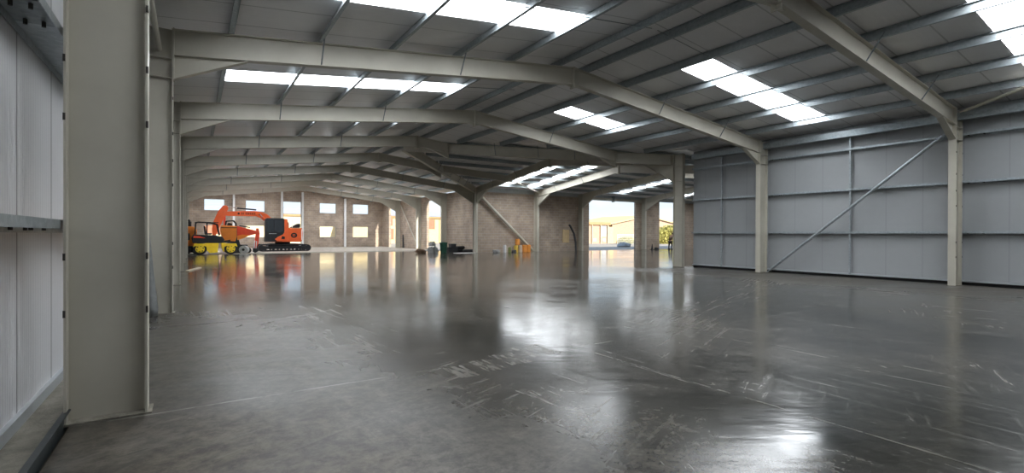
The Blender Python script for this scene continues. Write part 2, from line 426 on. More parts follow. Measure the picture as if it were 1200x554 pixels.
# ------------------------------------------------------------------ wing frames (run along Y)
wl = {0: 'corner', 1: 'first', 2: 'second', 3: 'third', 4: 'fourth', 5: 'fifth'}
for i, x in enumerate((XA, 25.5, 30.6, 39.1, 47.6, 56.0)):
    for side in (0, 1):
        T = TY(x, Y1, -1) if side else TY(x, Y0, 1)
        if side: lab = ['grey steel corner column where the hall meets the blockwork wall of the side wing', 'grey steel column at the foot of the thick diagonal brace',
                        'grey steel column at the left jamb side of the wide door opening', 'grey steel column between the wide door opening and the doorway with the person', 'grey steel column past the doorway with the person', 'grey steel column at the far end of the wing wall'][i]
        else: lab = ['free-standing grey steel column at the end of the white panelled wall', None, None, None, None, None][i] or 'grey steel column of the side wing hidden past the white panelled wall'
        column(T, lab, 4.0, HR+DEP, bolts=False, group=None if (side or i == 0) else 'wing columns past the white wall')
        rafter(T, WH, ('grey steel wing rafter rising from the blockwork wall, %s from the hall' if side else 'grey steel wing rafter on the white panelled wall side, %s from the hall') % (wl[i] if i else 'the one'),
               lambda a: HR+S*a, 3.98, 1.75)

# valley beams
def TD(px, py, dx, dy):
    l = math.hypot(dx, dy); dx, dy = dx/l, dy/l
    return lambda a, t, z: (px+a*dx-t*dy, py+a*dy+t*dx, z)
for nme, yy, sg in (('near', Y0, 1), ('far', Y1, -1)):
    T = TD(W, yy, -1, sg); Lv = WH*math.sqrt(2)
    e = empty('valley_beam', (W, yy, HR), 'grey steel valley beam running from the %s up to the hall ridge' % ('free-standing column at the white wall' if sg > 0 else 'blockwork corner column'), 'roof beam')
    mb = MB(); i_member(mb, T, .1, HR, Lv, HR+S*WH, dep=DEP, wid=.2); mb.build('beam_section', 'steel', e)
    for a in (3.1, 4.6, 6.4, 8.6):
        fly_brace(e, T, a, HR+S*a/1.414+DEP+.08, HR+S*a/1.414+.03, .35)
# strut between the far valley beam and the corner portal
d4 = Y1-24
T = TX(24, W-d4+.1, 1)
e = empty('jack_beam', (W-d4, 24, HR), 'grey steel beam linking the far valley beam to the corner portal rafter', 'roof beam')
mb = MB(); i_member(mb, T, 0, HR+S*d4+.12, d4-.15, HR+.40, dep=.42, wid=.18); mb.build('beam_section', 'steel', e)

# ------------------------------------------------------------------ purlins
def zsec(mb, T, a0, a1, lean, z, h=.195, fl=.065, t=.006):
    """Z purlin: T maps (a, t, z); a is the run, t the cross direction; lean = +1/-1 is the way its top flange points"""
    def seg(t0, t1, z0, z1):
        ps = [T(a0, t0, z0), T(a0, t1, z0), T(a0, t1, z1), T(a0, t0, z1), T(a1, t0, z0), T(a1, t1, z0), T(a1, t1, z1), T(a1, t0, z1)]
        mb.add(ps, [(0,1,2,3),(7,6,5,4),(0,4,5,1),(1,5,6,2),(2,6,7,3),(3,7,4,0)])
    seg(-t/2, t/2, z, z+h)
    seg(0, lean*fl, z+h-t, z+h)
    seg(0, -lean*fl, z, z+t)
    seg(lean*fl, lean*(fl-t), z+h-.02, z+h)
    seg(-lean*fl, -lean*(fl-t), z, z+.02)
FL = (lambda x: lambda a, t, z: (x+t, a, z))
FW = (lambda y: lambda a, t, z: (a, y+t, z))
cnt = ['lowest', 'second', 'third', 'fourth', 'fifth', 'topmost']
for i, d in enumerate(PUR):
    z = RT+S*d
    mb = MB(); zsec(mb, FL(d), BACK, FAR, 1, z)
    tag(mb.build('roof_purlin', 'galv'), 'galvanised roof purlin left of the hall ridge, %s up from the eave' % cnt[i], 'purlin')
    mb = MB(); zsec(mb, FL(W-d), BACK, Y0+d-.05, -1, z)
    tag(mb.build('roof_purlin', 'galv'), 'galvanised roof purlin above the white panelled wall, %s up from the eave' % cnt[i], 'purlin')
    mb = MB(); zsec(mb, FL(W-d), Y1-d+.05, FAR, -1, z)
    tag(mb.build('roof_purlin', 'galv'), 'galvanised purlin right of the ridge at the far hall end, %s up from the eave' % cnt[i], 'purlin')
    mb = MB(); zsec(mb, FW(Y0+d), W-d+.05, 58, 1, z)
    tag(mb.build('roof_purlin', 'galv'), 'galvanised wing purlin on the slope away from the blockwork, %s up from the eave' % cnt[i], 'purlin')
    mb = MB(); zsec(mb, FW(Y1-d), W-d+.05, 58, -1, z)
    tag(mb.build('roof_purlin', 'galv'), 'galvanised wing purlin on the slope above the blockwork wall, %s up from the eave' % cnt[i], 'purlin')

# sag rods: one thin line across the purlins in the middle of each bay
def sag(mb, pts): mb.path(pts, .009, 6)
for k in range(-1, 9):
    yy = 6*k+2.95
    kk = ORD[k+1]
    mb = MB(); sag(mb, [(PUR[0], yy, RT+S*PUR[0]+.07), (WH-.1, yy, RT+S*WH+.07)])
    tag(mb.build('sag_rod', 'galvdark'), 'thin sag rod across the purlins left of the ridge, %s bay' % kk, 'rod')
    if k < 1 or k > 4:
        mb = MB(); sag(mb, [(W-PUR[0], yy, RT+S*PUR[0]+.07), (WH+.1, yy, RT+S*WH+.07)])
        tag(mb.build('sag_rod', 'galvdark'), 'thin sag rod across the purlins right of the ridge, in the %s roof bay' % kk, 'rod')

# ------------------------------------------------------------------ roof sheets with openings for the roof lights
TH = .07
def roof(name, xs, ys, zf, holes, keep, cuts, mat):
    bm = bmesh.new()
    xs = sorted(set(xs)); ys = sorted(set(ys)); vv = {}
    def V(x, y):
        if (x, y) not in vv: vv[(x, y)] = bm.verts.new((x, y, 0))
        return vv[(x, y)]
    for x0, x1 in zip(xs, xs[1:]):
        for y0, y1 in zip(ys, ys[1:]):
            cx, cyy = (x0+x1)/2, (y0+y1)/2
            if any(h[0] < cx < h[1] and h[2] < cyy < h[3] for h in holes): continue
            bm.faces.new((V(x0, y0), V(x1, y0), V(x1, y1), V(x0, y1)))
    for co, no in cuts:
        bmesh.ops.bisect_plane(bm, geom=bm.verts[:]+bm.edges[:]+bm.faces[:], plane_co=co, plane_no=no)
    bad = [f for f in bm.faces if not keep(f.calc_center_median())]
    bmesh.ops.delete(bm, geom=bad, context='FACES')
    for v in bm.verts: v.co.z = zf(v.co.x, v.co.y)
    me = bpy.data.meshes.new(name); bm.to_mesh(me); bm.free()
    me.materials.append(M[mat]); o = bpy.data.objects.new(name, me); col.objects.link(o)
    s = o.modifiers.new('thick', 'SOLIDIFY'); s.thickness = TH; s.offset = 1
    return struct(o)
lights_l, lights_r, lights_w = [], [], []
for k in range(-1, 9):
    y0 = 6*k+(3.10 if k < 2 else 2.3); y1 = y0+1.06
    lights_l.append((.97, 7.9, y0, y1))
    if k in (-1, 0): lights_r.append((11.9, 18.75, y0, y1))
    elif k == 1: lights_r.append((11.9, 15.3, y0, y1))
    elif k >= 5: lights_r.append((W-8.2, W-.97, y0, y1))
for x in (21.0, 23.75, 34.3, 43.0, 51.5):
    lights_w.append((x, x+1.06, YR+1.45, Y1-.97))
for x in (28.0, 34.3, 43.0, 51.5):
    lights_w.append((x, x+1.06, Y0+.97, YR-1.45))
def brk(h, i, j): return [v for q in h for v in (q[i], q[j])]
roof('ceiling', [-.9, WH]+brk(lights_l, 0, 1), [BACK-.2, FAR+.4]+brk(lights_l, 2, 3), lambda x, y: SH+S*x, lights_l, lambda c: True, [], 'rooflin')
vc = [((W, Y0, 0), (1, 1, 0)), ((W, Y1, 0), (1, -1, 0))]
def inwing(c): return (W-c.x) < min(c.y-Y0, Y1-c.y)
roof('ceiling', [WH, W+.45, W+.85]+brk(lights_r, 0, 1), [BACK-.2, Y0-.7, Y1+1.0, FAR+.4]+brk(lights_r, 2, 3), lambda x, y: SH+S*(W-x), lights_r,
     lambda c: not inwing(c) and not (c.x > W+.4 and Y0-.4 < c.y < Y1+.4), vc, 'rooflin')
roof('ceiling', [WH, W, 58.2]+brk(lights_w, 0, 1), [Y0-.8, YR, Y1+.8]+brk(lights_w, 2, 3), lambda x, y: SH+S*min(y-Y0, Y1-y), lights_w,
     lambda c: inwing(c) or (c.x > W+.1 and (W-c.x) < 0 and not (c.x < W+.8 and (c.y < Y0-.6))), vc, 'rooflinw')
def sheet(h, zf, label):
    x0, x1, y0, y1 = h; e = .0; b = .02
    mb = MB()
    vs = [(x0-e, y0-e), (x1+e, y0-e), (x1+e, y1+e), (x0-e, y1+e)]
    mb.add([(x, y, zf(x, y)+b) for x, y in vs] + [(x, y, zf(x, y)+b+.03) for x, y in vs], [(3,2,1,0),(4,5,6,7),(0,1,5,4),(1,2,6,5),(2,3,7,6),(3,0,4,7)])
    tag(mb.build('roof_light', 'light'), label, 'roof light')
for i, h in enumerate(lights_l): sheet(h, lambda x, y: SH+S*x, 'bright translucent roof light left of the hall ridge, in the %s bay' % ORD[i])
for i, h in enumerate(lights_r): sheet(h, lambda x, y: SH+S*(W-x), 'bright translucent roof light right of the hall ridge, the %s such strip' % ORD[i])
for i, h in enumerate(lights_w): sheet(h, lambda x, y: SH+S*min(y-Y0, Y1-y), ('bright translucent wing roof light above the blockwork wall, %s from the hall' % ORD[i]) if i < 5 else ('bright translucent wing roof light above the hidden side wall, %s from the hall' % ORD[i-5]))

# ------------------------------------------------------------------ walls
def wall(name, mat, ax, c0, c1, a0, a1, z0, z1, holes=(), top=None):
    """ax 'x': wall in an XZ plane (thickness c0..c1 in Y), a = X; ax 'y': in a YZ plane, a = Y. holes (a0,a1,z0,z1)"""
    mb = MB()
    As = sorted({a0, a1, *[q for h in holes for q in h[:2]]}); Zs = sorted({z0, z1, *[q for h in holes for q in h[2:]]})
    for p, q in zip(As, As[1:]):
        run = None
        for r, t in zip(Zs, Zs[1:]):
            solid = not any(h[0] < (p+q)/2 < h[1] and h[2] < (r+t)/2 < h[3] for h in holes)
            if solid: run = (run[0], t) if run else (r, t)
            if (not solid or t == Zs[-1]) and run:
                (mb.box(p, q, c0, c1, *run) if ax == 'x' else mb.box(c0, c1, p, q, *run)); run = None
    if top:
        T = (lambda a, t, z: (a, t, z)) if ax == 'x' else (lambda a, t, z: (t, a, z))
        mb.prism(top, T, c0, c1)
    return struct(mb.build(name, mat))
ZT = 5.42
gab = [(-.8, ZT), (W+.8, ZT), (W+.8, SH-S*.8), (WH, SH+S*WH), (-.8, SH-S*.8)]
gab = [(-.8, 5.3), (W+.7, 5.3), (W+.7, SH-S*.7), (WH, SH+S*WH-.005), (-.8, SH-S*.8)]
wall('wall_left', 'wall_l', 'y', -.90, -.80, BACK, FAR, .04, 5.37)
wall('wall_back', 'wall_x', 'x', BACK-.1, BACK, -.9, W+.8, .0, 5.3, top=gab)
wall('wall_right', 'wall_r', 'y', 20.0, 20.1, BACK, 9.55, .10, 5.38)
wall('wall_wing_side', 'wall_x', 'x', 9.45, 9.55, 20.1, 58, 0, 5.38)
wg = [(9.45, 5.38), (Y1+.7, 5.38), (Y1+.7, SH-S*.7), (YR, SH+S*WH-.005), (9.45, SH-S*.73)]
wall('wall_wing_end', 'wall_r', 'y', 58, 58.1, 9.45, Y1+.7, 0, 5.38, top=wg)
wall('wall_wing_far', 'block', 'x', 30.0, 30.25, 19.82, 58, -.2, 5.0, holes=[(31.85, 38.2, -.2, 4.82), (41.75, 45.7, -.2, 5.0)])
wall('wall_far_side', 'block', 'y', 19.82, 20.07, 30.25, FAR, -.2, 5.25, holes=[(36.6, 40.5, -.2, 4.8), (48.75, 51.75, -.2, 4.85)])
wins = [(1.23, 3.05, 3.88, 5.06), (5.0, 6.82, 3.88, 5.06), (12.49, 14.3, 3.88, 5.04), (16.25, 18.08, 3.88, 5.04),
        (5.0, 6.82, 1.1, 2.38), (12.49, 14.3, 1.1, 2.38), (16.25, 18.08, 1.1, 2.38), (1.23, 3.05, 1.1, 2.38), (8.68, 10.5, .15, 5.06)]
wall('wall_far', 'block', 'x', FAR, FAR+.25, -.9, 20.07, -.2, 5.3, holes=wins, top=gab)
# cladding band and steel over the door openings of the wing
struct(MB().box(19.82, 58, 30.02, 30.22, 5.0, 5.36).build('trim_1', 'flash'))
mb = MB(); i_member(mb, TX(29.86, 30.7, 1), 0, 4.80, 8.3, 4.80, dep=.26, wid=.2); struct(mb.build('trim_2', 'steel'))
struct(MB().box(34.75, 34.95, 29.72, 29.96, 4.70, 5.25).build('trim_3', 'galvdark'))
# eaves beams
for i, (x0, x1, y0, y1) in enumerate(((19.62, 19.84, BACK, 9.4), (-.70, -.55, BACK, FAR))):
    struct(MB().box(x0, x1, y0, y1, 4.97, 5.20).build('trim_%d' % (4+i), 'galv'))
# window linings
for i, (a, b, c, d) in enumerate(wins[:8]):
    mb = MB()
    mb.box(a, b, FAR+.06, FAR+.12, c, c+.04).box(a, b, FAR+.06, FAR+.12, d-.04, d).box(a, a+.04, FAR+.06, FAR+.12, c+.04, d-.04).box(b-.04, b, FAR+.06, FAR+.12, c+.04, d-.04)
    struct(mb.build('window_%d' % (i+1), 'flash'))

# ------------------------------------------------------------------ floor, ground, kerbs
struct(MB().box(-.48, 20.0, BACK, 35.5, -.2, 0).box(20.0, 58, 9.55, 30.0, -.2, 0).build('floor', 'floor'))
struct(MB().box(-80, 160, 30.3, 220, -.35, -.03).box(-80, 160, -40, 30.3, -.35, -.21).build('ground', 'ground'))
struct(MB().box(-.8, -.53, BACK, 35.5, -.1, .03).build('trim_6', 'dirt'))
struct(MB().box(-.53, -.515, BACK, 35.5, -.05, .10).box(-.515, -.49, BACK, 35.5, .088, .10).build('trim_7', 'rail'))
struct(MB().box(-.80, -.765, BACK, FAR, .03, .12).build('trim_8', 'flash'))
struct(MB().box(19.93, 20.0, BACK, 9.5, 0, .085).build('trim_9', 'black'))  # black strip standing for the shade in the gap under the panels
struct(MB().box(19.86, 20.0, BACK, 9.5, .10, .15).build('trim_10', 'flash'))
struct(MB().box(20.0, 20.1, BACK, 9.5, 0, .10).build('trim_11', 'black'))  # same painted shade, directly below the panel edge

# wall rails (Z sections laid flat) with their bolted sleeves
def girt(x_in, x_wall, y0, y1, z, label):
    e = empty('wall_rail', ((x_in+x_wall)/2, (y0+y1)/2, z), label, 'wall rail')
    s = 1 if x_in > x_wall else -1
    mb = MB()
    mb.box(x_in-s*.006, x_wall+s*.006, y0, y1, z-.003, z+.003)
    mb.box(x_in, x_in-s*.006, y0, y1, z-.035, z+.035)
    mb.box(x_wall+s*.012, x_wall+s*.006, y0, y1, z-.065, z+.003)
    mb.build('rail_section', 'galv', e)
    k0 = math.ceil(y0/6)
    for k in range(max(k0, 0), 2):
        y = 6*k
        if y > y1: break
        q = MB().box(x_in-s*.02, x_wall+s*.02, y-.62, y-.12, z-.012, z-.004).build('sleeve', 'galvdark', e)
        for yy in (y-.55, y-.20):
            for xx in (.07, .17):
                MB().tube((x_in-s*xx, yy, z-.05), (x_in-s*xx, yy, z-.012), .014, n=6).build('bolt', 'bolt', q)
for i, z in enumerate((1.55, 3.05, 4.45)):
    n3 = ('lowest', 'middle', 'top')[i]
    girt(-.54, -.80, BACK, FAR, z, 'galvanised %s rail along the ribbed left wall' % n3)
    girt(19.80, 20.0, BACK, 9.5, (1.6, 3.12, 4.55)[i], 'galvanised %s rail along the white panelled wall' % n3)
for yy, w in ((8.0, 'beyond the middle column'), (2.95, 'between the two columns'), (-3.0, 'outside the frame')):
    mb = MB().box(19.84, 19.90, yy-.025, yy+.025, .12, 5.2)
    tag(mb.build('wall_stay', 'galv'), 'thin vertical galvanised stay on the white panelled wall %s' % w, 'wall stay')

# bracing tubes
def brace(p, q, r, label, mat='steel'):
    e = empty('brace_tube', p, label, 'brace')
    p, q = Vector(p), Vector(q); d = (q-p).normalized()
    MB().tube(p+d*.12, q-d*.12, r, n=16).build('tube', mat, e)
    mb = MB()
    for c, s in ((p, 1), (q, -1)):
        a = d.orthogonal().normalized()
        mb.tube(c-d*s*.05, c+d*s*.2, r*.5, r*.5, n=4)
    mb.build('gusset', mat, e)
brace((19.60, 5.76, .04), (19.60, .24, 4.62), .05, 'long diagonal grey tube crossing the white panelled wall', 'galv')
brace((19.75, 29.72, 4.75), (25.15, 29.72, .08), .12, 'thick pale diagonal tube against the blockwork wall above the orange drums')
brace((19.55, 47.3, 4.85), (19.55, 42.5, .5), .055, 'thin pale diagonal tube between two blockwork openings of the far side wall')
brace((W-.12, -.22, 5.12), (W-4.3, -5.9, RT+S*4.3-.1), .045, 'grey roof bracing tube at the top right corner')
brace((25.5, 29.3, 5.1), (21.3, 26.4, RT+.2), .05, 'pale roof bracing tube meeting the column by the thick diagonal brace')
for k in range(0, 5):
    tag(MB().tube((-.21, 6*k+.02, 4.87), (-.21, 6*k+5.98, 4.87), .045, n=14).build('tie_tube', 'steel'), 'grey eaves tie tube on the left wall in the %s bay past the broad column' % ORD[k], 'tie tube')
# posts of the far gable
for i, x in enumerate((3.88, 8.5, 10.62, 15.28)):
    e = empty('gable_post', (x, 53.9, -.12), 'white painted post on the far blockwork wall, %s counted from its left end' % ORD[i], 'post')
    mb = MB(); top = HR+DEP+S*min(x, W-x)-.1
    mb.box(x-.09, x+.09, 53.76, 53.78, -.12, top).box(x-.09, x+.09, 54.10, 54.12, -.12, top).box(x-.006, x+.006, 53.78, 54.10, -.12, top)
    mb.build('post_section', 'white', e)
    MB().box(x-.14, x+.14, 53.72, 54.16, -.12, -.10).build('base_plate', 'white', e)

#<<M
# ------------------------------------------------------------------ machines and people
GZ = -.03
TP = lambda a, t, z: (a, t, z)
def side(pts, y0, y1): return MB().prism(pts, TP, y0, y1)
def capsule(x0, x1, z0, z1, n=10):
    r = (z1-z0)/2; c = (z0+z1)/2; ps = []
    for i in range(n+1):
        a = -math.pi/2+math.pi*i/n; ps.append((x1-r+r*math.cos(a), c+r*math.sin(a)))
    for i in range(n+1):
        a = math.pi/2+math.pi*i/n; ps.append((x0+r+r*math.cos(a), c+r*math.sin(a)))
    return ps
def crawler(e, x0, x1, z0, z1, y0, y1, rollers=5, name='track'):
    """rubber or steel track loop with grousers, its frame, end wheels and rollers"""
    out = capsule(x0, x1, z0, z1); t = .07
    inn = capsule(x0+t, x1-t, z0+t, z1-t)
    mb = MB(); n = len(out)
    vs = [(a, y0, z) for a, z in out]+[(a, y1, z) for a, z in out]+[(a, y0, z) for a, z in inn]+[(a, y1, z) for a, z in inn]
    fs = []
    for i in range(n):
        j = (i+1) % n
        fs += [(i, j, n+j, n+i), (2*n+i, 3*n+i, 3*n+j, 2*n+j), (i, 2*n+i, 2*n+j, j), (n+i, n+j, 3*n+j, 3*n+i)]
    mb.add(vs, fs)
    k = 0; x = x0+.3
    while x < x1-.3:
        mb.box(x, x+.05, y0-.01, y1+.01, z0-.001, z0+.03).box(x, x+.05, y0-.01, y1+.01, z1-.02, z1+.025); x += .16
    tr = mb.build(name, 'tyre', e)
    c = (z0+z1)/2; r = (z1-z0)/2-t
    side([(x0+.35, c-.10), (x1-.35, c-.10), (x1-.45, c+.14), (x0+.45, c+.14)], y0+.06, y1-.04).build('track_frame', 'char', tr)
    for cx_, nm_ in ((x0+t+r, 'idler_wheel'), (x1-t-r, 'drive_sprocket')):
        MB().lathe([(r, 0), (r, .08), (r*.7, .10), (r*.3, .12), (r*.3, y1-y0-.1)], (cx_, y0+.02, c), (0, 1, 0)).build(nm_, 'char', tr, smooth=False)
    for i in range(rollers):
        xx = x0+.55+(x1-x0-1.1)*i/(rollers-1)
        MB().lathe([(.10, 0), (.10, .1), (.05, .12), (.05, .2)], (xx, y0+.03, z0+t+.10), (0, 1, 0), 12).build('track_roller', 'char', tr)
    return tr

# --- large orange excavator
ex = empty('excavator', (7.0, 42.7, GZ), 'large orange crawler excavator with black cab, its boom arched over the smaller machines', 'excavator')
crawler(ex, 4.92, 9.14, GZ, .56, 41.4, 41.95, 6)
crawler(ex, 4.92, 9.14, GZ, .56, 43.45, 44.0, 6)
side([(5.6, .2), (8.4, .2), (8.1, .62), (5.9, .62)], 41.9, 43.5).build('undercarriage', 'char', ex)
MB().lathe([(.62, 0), (.62, .22)], (7.0, 42.7, .58), (0, 0, 1), 24).build('slew_ring', 'char', ex)
side([(5.95, .78), (8.30, .78), (8.46, .95), (8.50, 1.6), (8.42, 2.0), (7.30, 2.0), (7.30, 2.05), (6.98, 2.05), (6.98, 1.3), (5.95, 1.1)], 41.55, 43.85).build('house', 'orange', ex, bevel=.05)
side([(7.0, 2.0), (7.32, 2.0), (7.22, 2.75), (6.98, 2.80)], 41.55, 42.5).build('cab_pillar', 'orange', ex, bevel=.02)
side([(7.70, 2.03), (8.44, 2.03), (8.47, 2.38), (8.30, 2.42), (7.72, 2.10)], 42.6, 43.7).build('engine_hood', 'char', ex, bevel=.03)
MB().tube((7.55, 43.3, 2.03), (7.55, 43.3, 2.45), .07).tube((7.55, 43.3, 2.45), (7.42, 43.3, 2.6), .05).build('exhaust_pipe', 'char', ex)
MB().path([(7.35, 41.6, 2.03), (7.35, 41.6, 2.62), (7.62, 41.6, 2.66), (7.62, 41.6, 2.05)], .02).build('hand_rail', 'white', ex)
# cab: frame and windows
cb = side([(5.48, .80), (6.80, .80), (6.98, 1.15), (6.98, 2.78), (6.85, 2.84), (5.62, 2.84), (5.50, 2.72)], 41.52, 42.48).build('cab', 'char', ex, bevel=.03)
side([(5.60, 1.62), (6.10, 1.62), (6.10, 2.68), (5.68, 2.68)], 41.50, 41.53).build('front_side_window', 'glass', cb)
side([(6.20, 1.75), (6.62, 1.55), (6.86, 1.72), (6.86, 2.68), (6.20, 2.68)], 41.50, 41.53).build('rear_side_window', 'glass', cb)
MB().box(5.47, 5.49, 41.6, 42.4, 1.3, 2.65).build('windscreen', 'glass', cb)
MB().box(5.75, 6.35, 41.485, 41.515, 1.48, 1.52).build('door_handle', 'flash', cb)
side([(6.40, .86), (7.25, .80), (7.25, 1.85), (7.05, 1.75), (6.85, 1.42), (6.45, 1.22), (6.22, 1.02)], 41.47, 41.56).build('side_panel', 'orange', ex, bevel=.02)
side([(6.72, 1.05), (6.98, 1.02), (7.02, 1.22), (6.78, 1.30)], 41.455, 41.475).build('vent_grille', 'black', ex)
lg = MB()
for i in range(24):
    a0 = 2*math.pi*i/24; a1 = 2*math.pi*(i+1)/24
    lg.add([(7.75+.26*math.cos(a0), 41.535, 1.36+.22*math.sin(a0)), (7.75+.26*math.cos(a1), 41.535, 1.36+.22*math.sin(a1)), (7.75+.14*math.cos(a1), 41.535, 1.36+.10*math.sin(a1)), (7.75+.14*math.cos(a0), 41.535, 1.36+.10*math.sin(a0)),
            (7.75+.26*math.cos(a0), 41.552, 1.36+.22*math.sin(a0)), (7.75+.26*math.cos(a1), 41.552, 1.36+.22*math.sin(a1)), (7.75+.14*math.cos(a1), 41.552, 1.36+.10*math.sin(a1)), (7.75+.14*math.cos(a0), 41.552, 1.36+.10*math.sin(a0))],
           [(0,1,2,3),(7,6,5,4),(0,4,5,1),(3,2,6,7)])
lg.box(7.52, 7.98, 41.535, 41.552, 1.33, 1.39)
lg.build('round_decal', 'black', ex)
MB().box(8.36, 8.44, 41.53, 41.56, .95, 1.9).build('reflective_stripe', 'white', ex)
# boom
bm_ = side([(6.25, 1.75), (6.05, 2.55), (6.0, 2.95), (5.75, 3.18), (5.35, 3.36), (4.75, 3.46), (2.75, 3.36), (2.45, 3.30), (2.45, 3.05), (2.75, 2.98), (4.85, 3.00), (5.25, 2.86), (5.50, 2.60), (5.65, 2.25), (5.75, 1.75)], 42.55, 42.90).build('boom', 'orange', ex, bevel=.02)
mk = MB()
mk.lathe([(.085, 0), (.085, .012)], (3.55, 42.538, 3.20), (0, 1, 0), 14)
for i, wd in enumerate((.12, .05, .12, .11, .12, .11, .12)):
    x = 3.75+i*.16
    mk.box(x, x+.035, 42.538, 42.552, 3.12, 3.29)
    if wd > .1: mk.box(x+.07, x+.10, 42.538, 42.552, 3.12, 3.29).box(x+.03, x+.09, 42.538, 42.552, 3.19 if i % 2 else 3.255, 3.22 if i % 2 else 3.288)
mk.lathe([(.06, 0), (.06, .012)], (5.15, 42.538, 3.14), (0, 1, 0), 12)
mk.build('boom_lettering', 'black', bm_)
cyl = MB().tube((5.75, 42.45, 2.45), (5.35, 42.45, 2.95), .075).build('boom_cylinder', 'orange', ex)
MB().tube((5.35, 42.45, 2.95), (5.16, 42.45, 3.18), .045).build('cylinder_rod', 'chrome', cyl)
cyl = MB().tube((4.9, 42.72, 3.56), (3.45, 42.72, 3.66), .065).build('arm_cylinder', 'char', ex)
MB().tube((3.45, 42.72, 3.66), (2.62, 42.72, 3.80), .035).build('cylinder_rod', 'chrome', cyl)
arm = side([(2.42, 3.86), (2.72, 3.84), (2.80, 3.60), (2.62, 3.15), (2.40, 2.60), (2.05, 1.75), (1.85, 1.25), (1.66, 1.25), (1.62, 1.9), (1.72, 2.5), (2.05, 3.35)], 42.58, 42.86).build('dipper_arm', 'orange', ex, bevel=.02)
side([(2.42, 3.10), (2.62, 3.12), (2.58, 2.1), (2.45, 2.1)], 42.64, 42.80).build('hose_guard', 'red', arm)
side([(1.45, 1.35), (1.95, 1.35), (2.15, .9), (2.05, .45), (1.55, .30), (1.15, .55), (1.25, .95)], 42.25, 43.2).build('bucket', 'char', ex, bevel=.02)

# --- compact loader with yellow undercarriage, front of the group
ld = empty('compact_loader', (1.65, 37.0, GZ), 'small loader with open black cab frame, charcoal body, red stripe and yellow wheel frames', 'loader')
for yy in (36.1, 37.6):
    for xx in (.72, 2.62):
        wh = MB().lathe([(.30, 0), (.40, .03), (.42, .08), (.42, .30), (.38, .34)], (xx, yy, GZ+.42), (0, 1, 0), 20).build('wheel', 'tyre', ld)
        MB().lathe([(.10, -.05), (.18, -.04), (.28, .0), (.31, .04), (.31, .2)], (xx, yy-.005, GZ+.42), (0, 1, 0), 16).build('wheel_rim', 'yellow', wh)
        if yy < 37:
            h = MB()
            for i in range(6):
                a = math.pi*i/3+.3; h.box(xx+.20*math.cos(a)-.035, xx+.20*math.cos(a)+.035, yy-.05, yy-.02, GZ+.42+.20*math.sin(a)-.035, GZ+.42+.20*math.sin(a)+.035)
            h.build('hub_bolt', 'char', wh)
            side([(xx-.34, GZ+.80), (xx+.34, GZ+.80), (xx+.42, GZ+.55), (xx+.30, GZ+.62), (xx-.30, GZ+.62), (xx-.42, GZ+.55)], yy-.08, yy+.25).build('wheel_guard', 'yellow', ld)
side([(1.02, .80), (1.86, .80), (1.80, .12), (1.30, .08), (1.08, .35)], 36.15, 37.7).build('side_plate', 'yellow', ld, bevel=.02)
side([(2.02, .80), (2.30, .80), (2.30, .45), (2.18, .12), (2.06, .45)], 36.2, 37.7).build('front_plate', 'yellow', ld, bevel=.02)
side([(.28, .80), (2.15, .80), (2.22, 1.05), (2.08, 1.28), (1.5, 1.38), (.30, 1.42), (.20, 1.15)], 36.2, 37.75).build('body', 'char', ld, bevel=.04)
side([(.32, 1.18), (1.05, 1.16), (.72, 1.30), (.34, 1.32)], 36.175, 36.21).build('body_stripe', 'red', ld)
cf = MB()
for yy in (36.3, 37.5):
    cf.path([(.42, yy, 1.35), (.46, yy, 2.24), (.60, yy, 2.30), (1.35, yy, 2.28), (1.78, yy, 2.15), (1.92, yy, 1.35)], .045)
    cf.tube((1.15, yy, 1.38), (1.15, yy, 2.28), .035)
for x, z in ((.46, 2.24), (1.78, 2.15), (.42, 1.4), (1.92, 1.4)): cf.tube((x, 36.3, z), (x, 37.5, z), .04)
cf.build('cab_frame', 'black', ld)
MB().box(.40, 1.85, 36.3, 37.5, 2.27, 2.31).build('cab_roof', 'char', ld)
side([(1.0, 1.40), (1.12, 1.42), (1.06, 2.0), (.94, 2.05)], 36.65, 37.15).box(1.0, 1.45, 36.65, 37.15, 1.40, 1.52).build('seat', 'black', ld, bevel=.03)
side([(1.95, .95), (2.15, .95), (2.62, 1.05), (2.60, .90), (2.1, .78)], 36.5, 36.7).build('lift_arm', 'char', ld)

# --- mini excavator behind it
mx = empty('mini_excavator', (3.0, 39.1, GZ), 'small orange digger with roll bar whose red boom bends down to the ground', 'excavator')
crawler(mx, 2.55, 4.15, GZ, .40, 38.3, 38.6, 4); crawler(mx, 2.55, 4.15, GZ, .40, 39.5, 39.8, 4)
side([(2.75, .40), (3.9, .40), (3.9, .62), (2.75, .62)], 38.5, 39.7).build('undercarriage', 'char', mx)
side([(2.15, 1.30), (2.35, .95), (3.05, .88), (3.15, 1.25), (3.14, 2.08), (2.12, 2.14), (2.06, 1.75)], 38.4, 39.7).build('body', 'amber', mx, bevel=.04)
MB().box(2.08, 3.16, 38.38, 38.41, 1.92, 1.97).build('body_seam', 'char', mx)
side([(2.5, .60), (3.4, .60), (3.3, 1.0), (2.6, 1.0)], 38.5, 39.6).build('turntable', 'char', mx)
MB().path([(2.42, 38.6, 2.1), (2.46, 38.6, 2.45), (2.95, 38.6, 2.50), (3.12, 38.6, 2.30), (3.16, 38.6, .8)], .035).path([(2.42, 39.5, 2.1), (2.46, 39.5, 2.45), (2.95, 39.5, 2.50), (3.12, 39.5, 2.30), (3.16, 39.5, .8)], .035).tube((2.95, 38.6, 2.5), (2.95, 39.5, 2.5), .035).tube((2.46, 38.6, 2.45), (2.46, 39.5, 2.45), .035).build('roll_bar', 'black', mx)
side([(2.5, 2.1), (2.85, 2.1), (2.85, 2.28), (2.6, 2.33)], 38.8, 39.3).build('seat', 'black', mx)
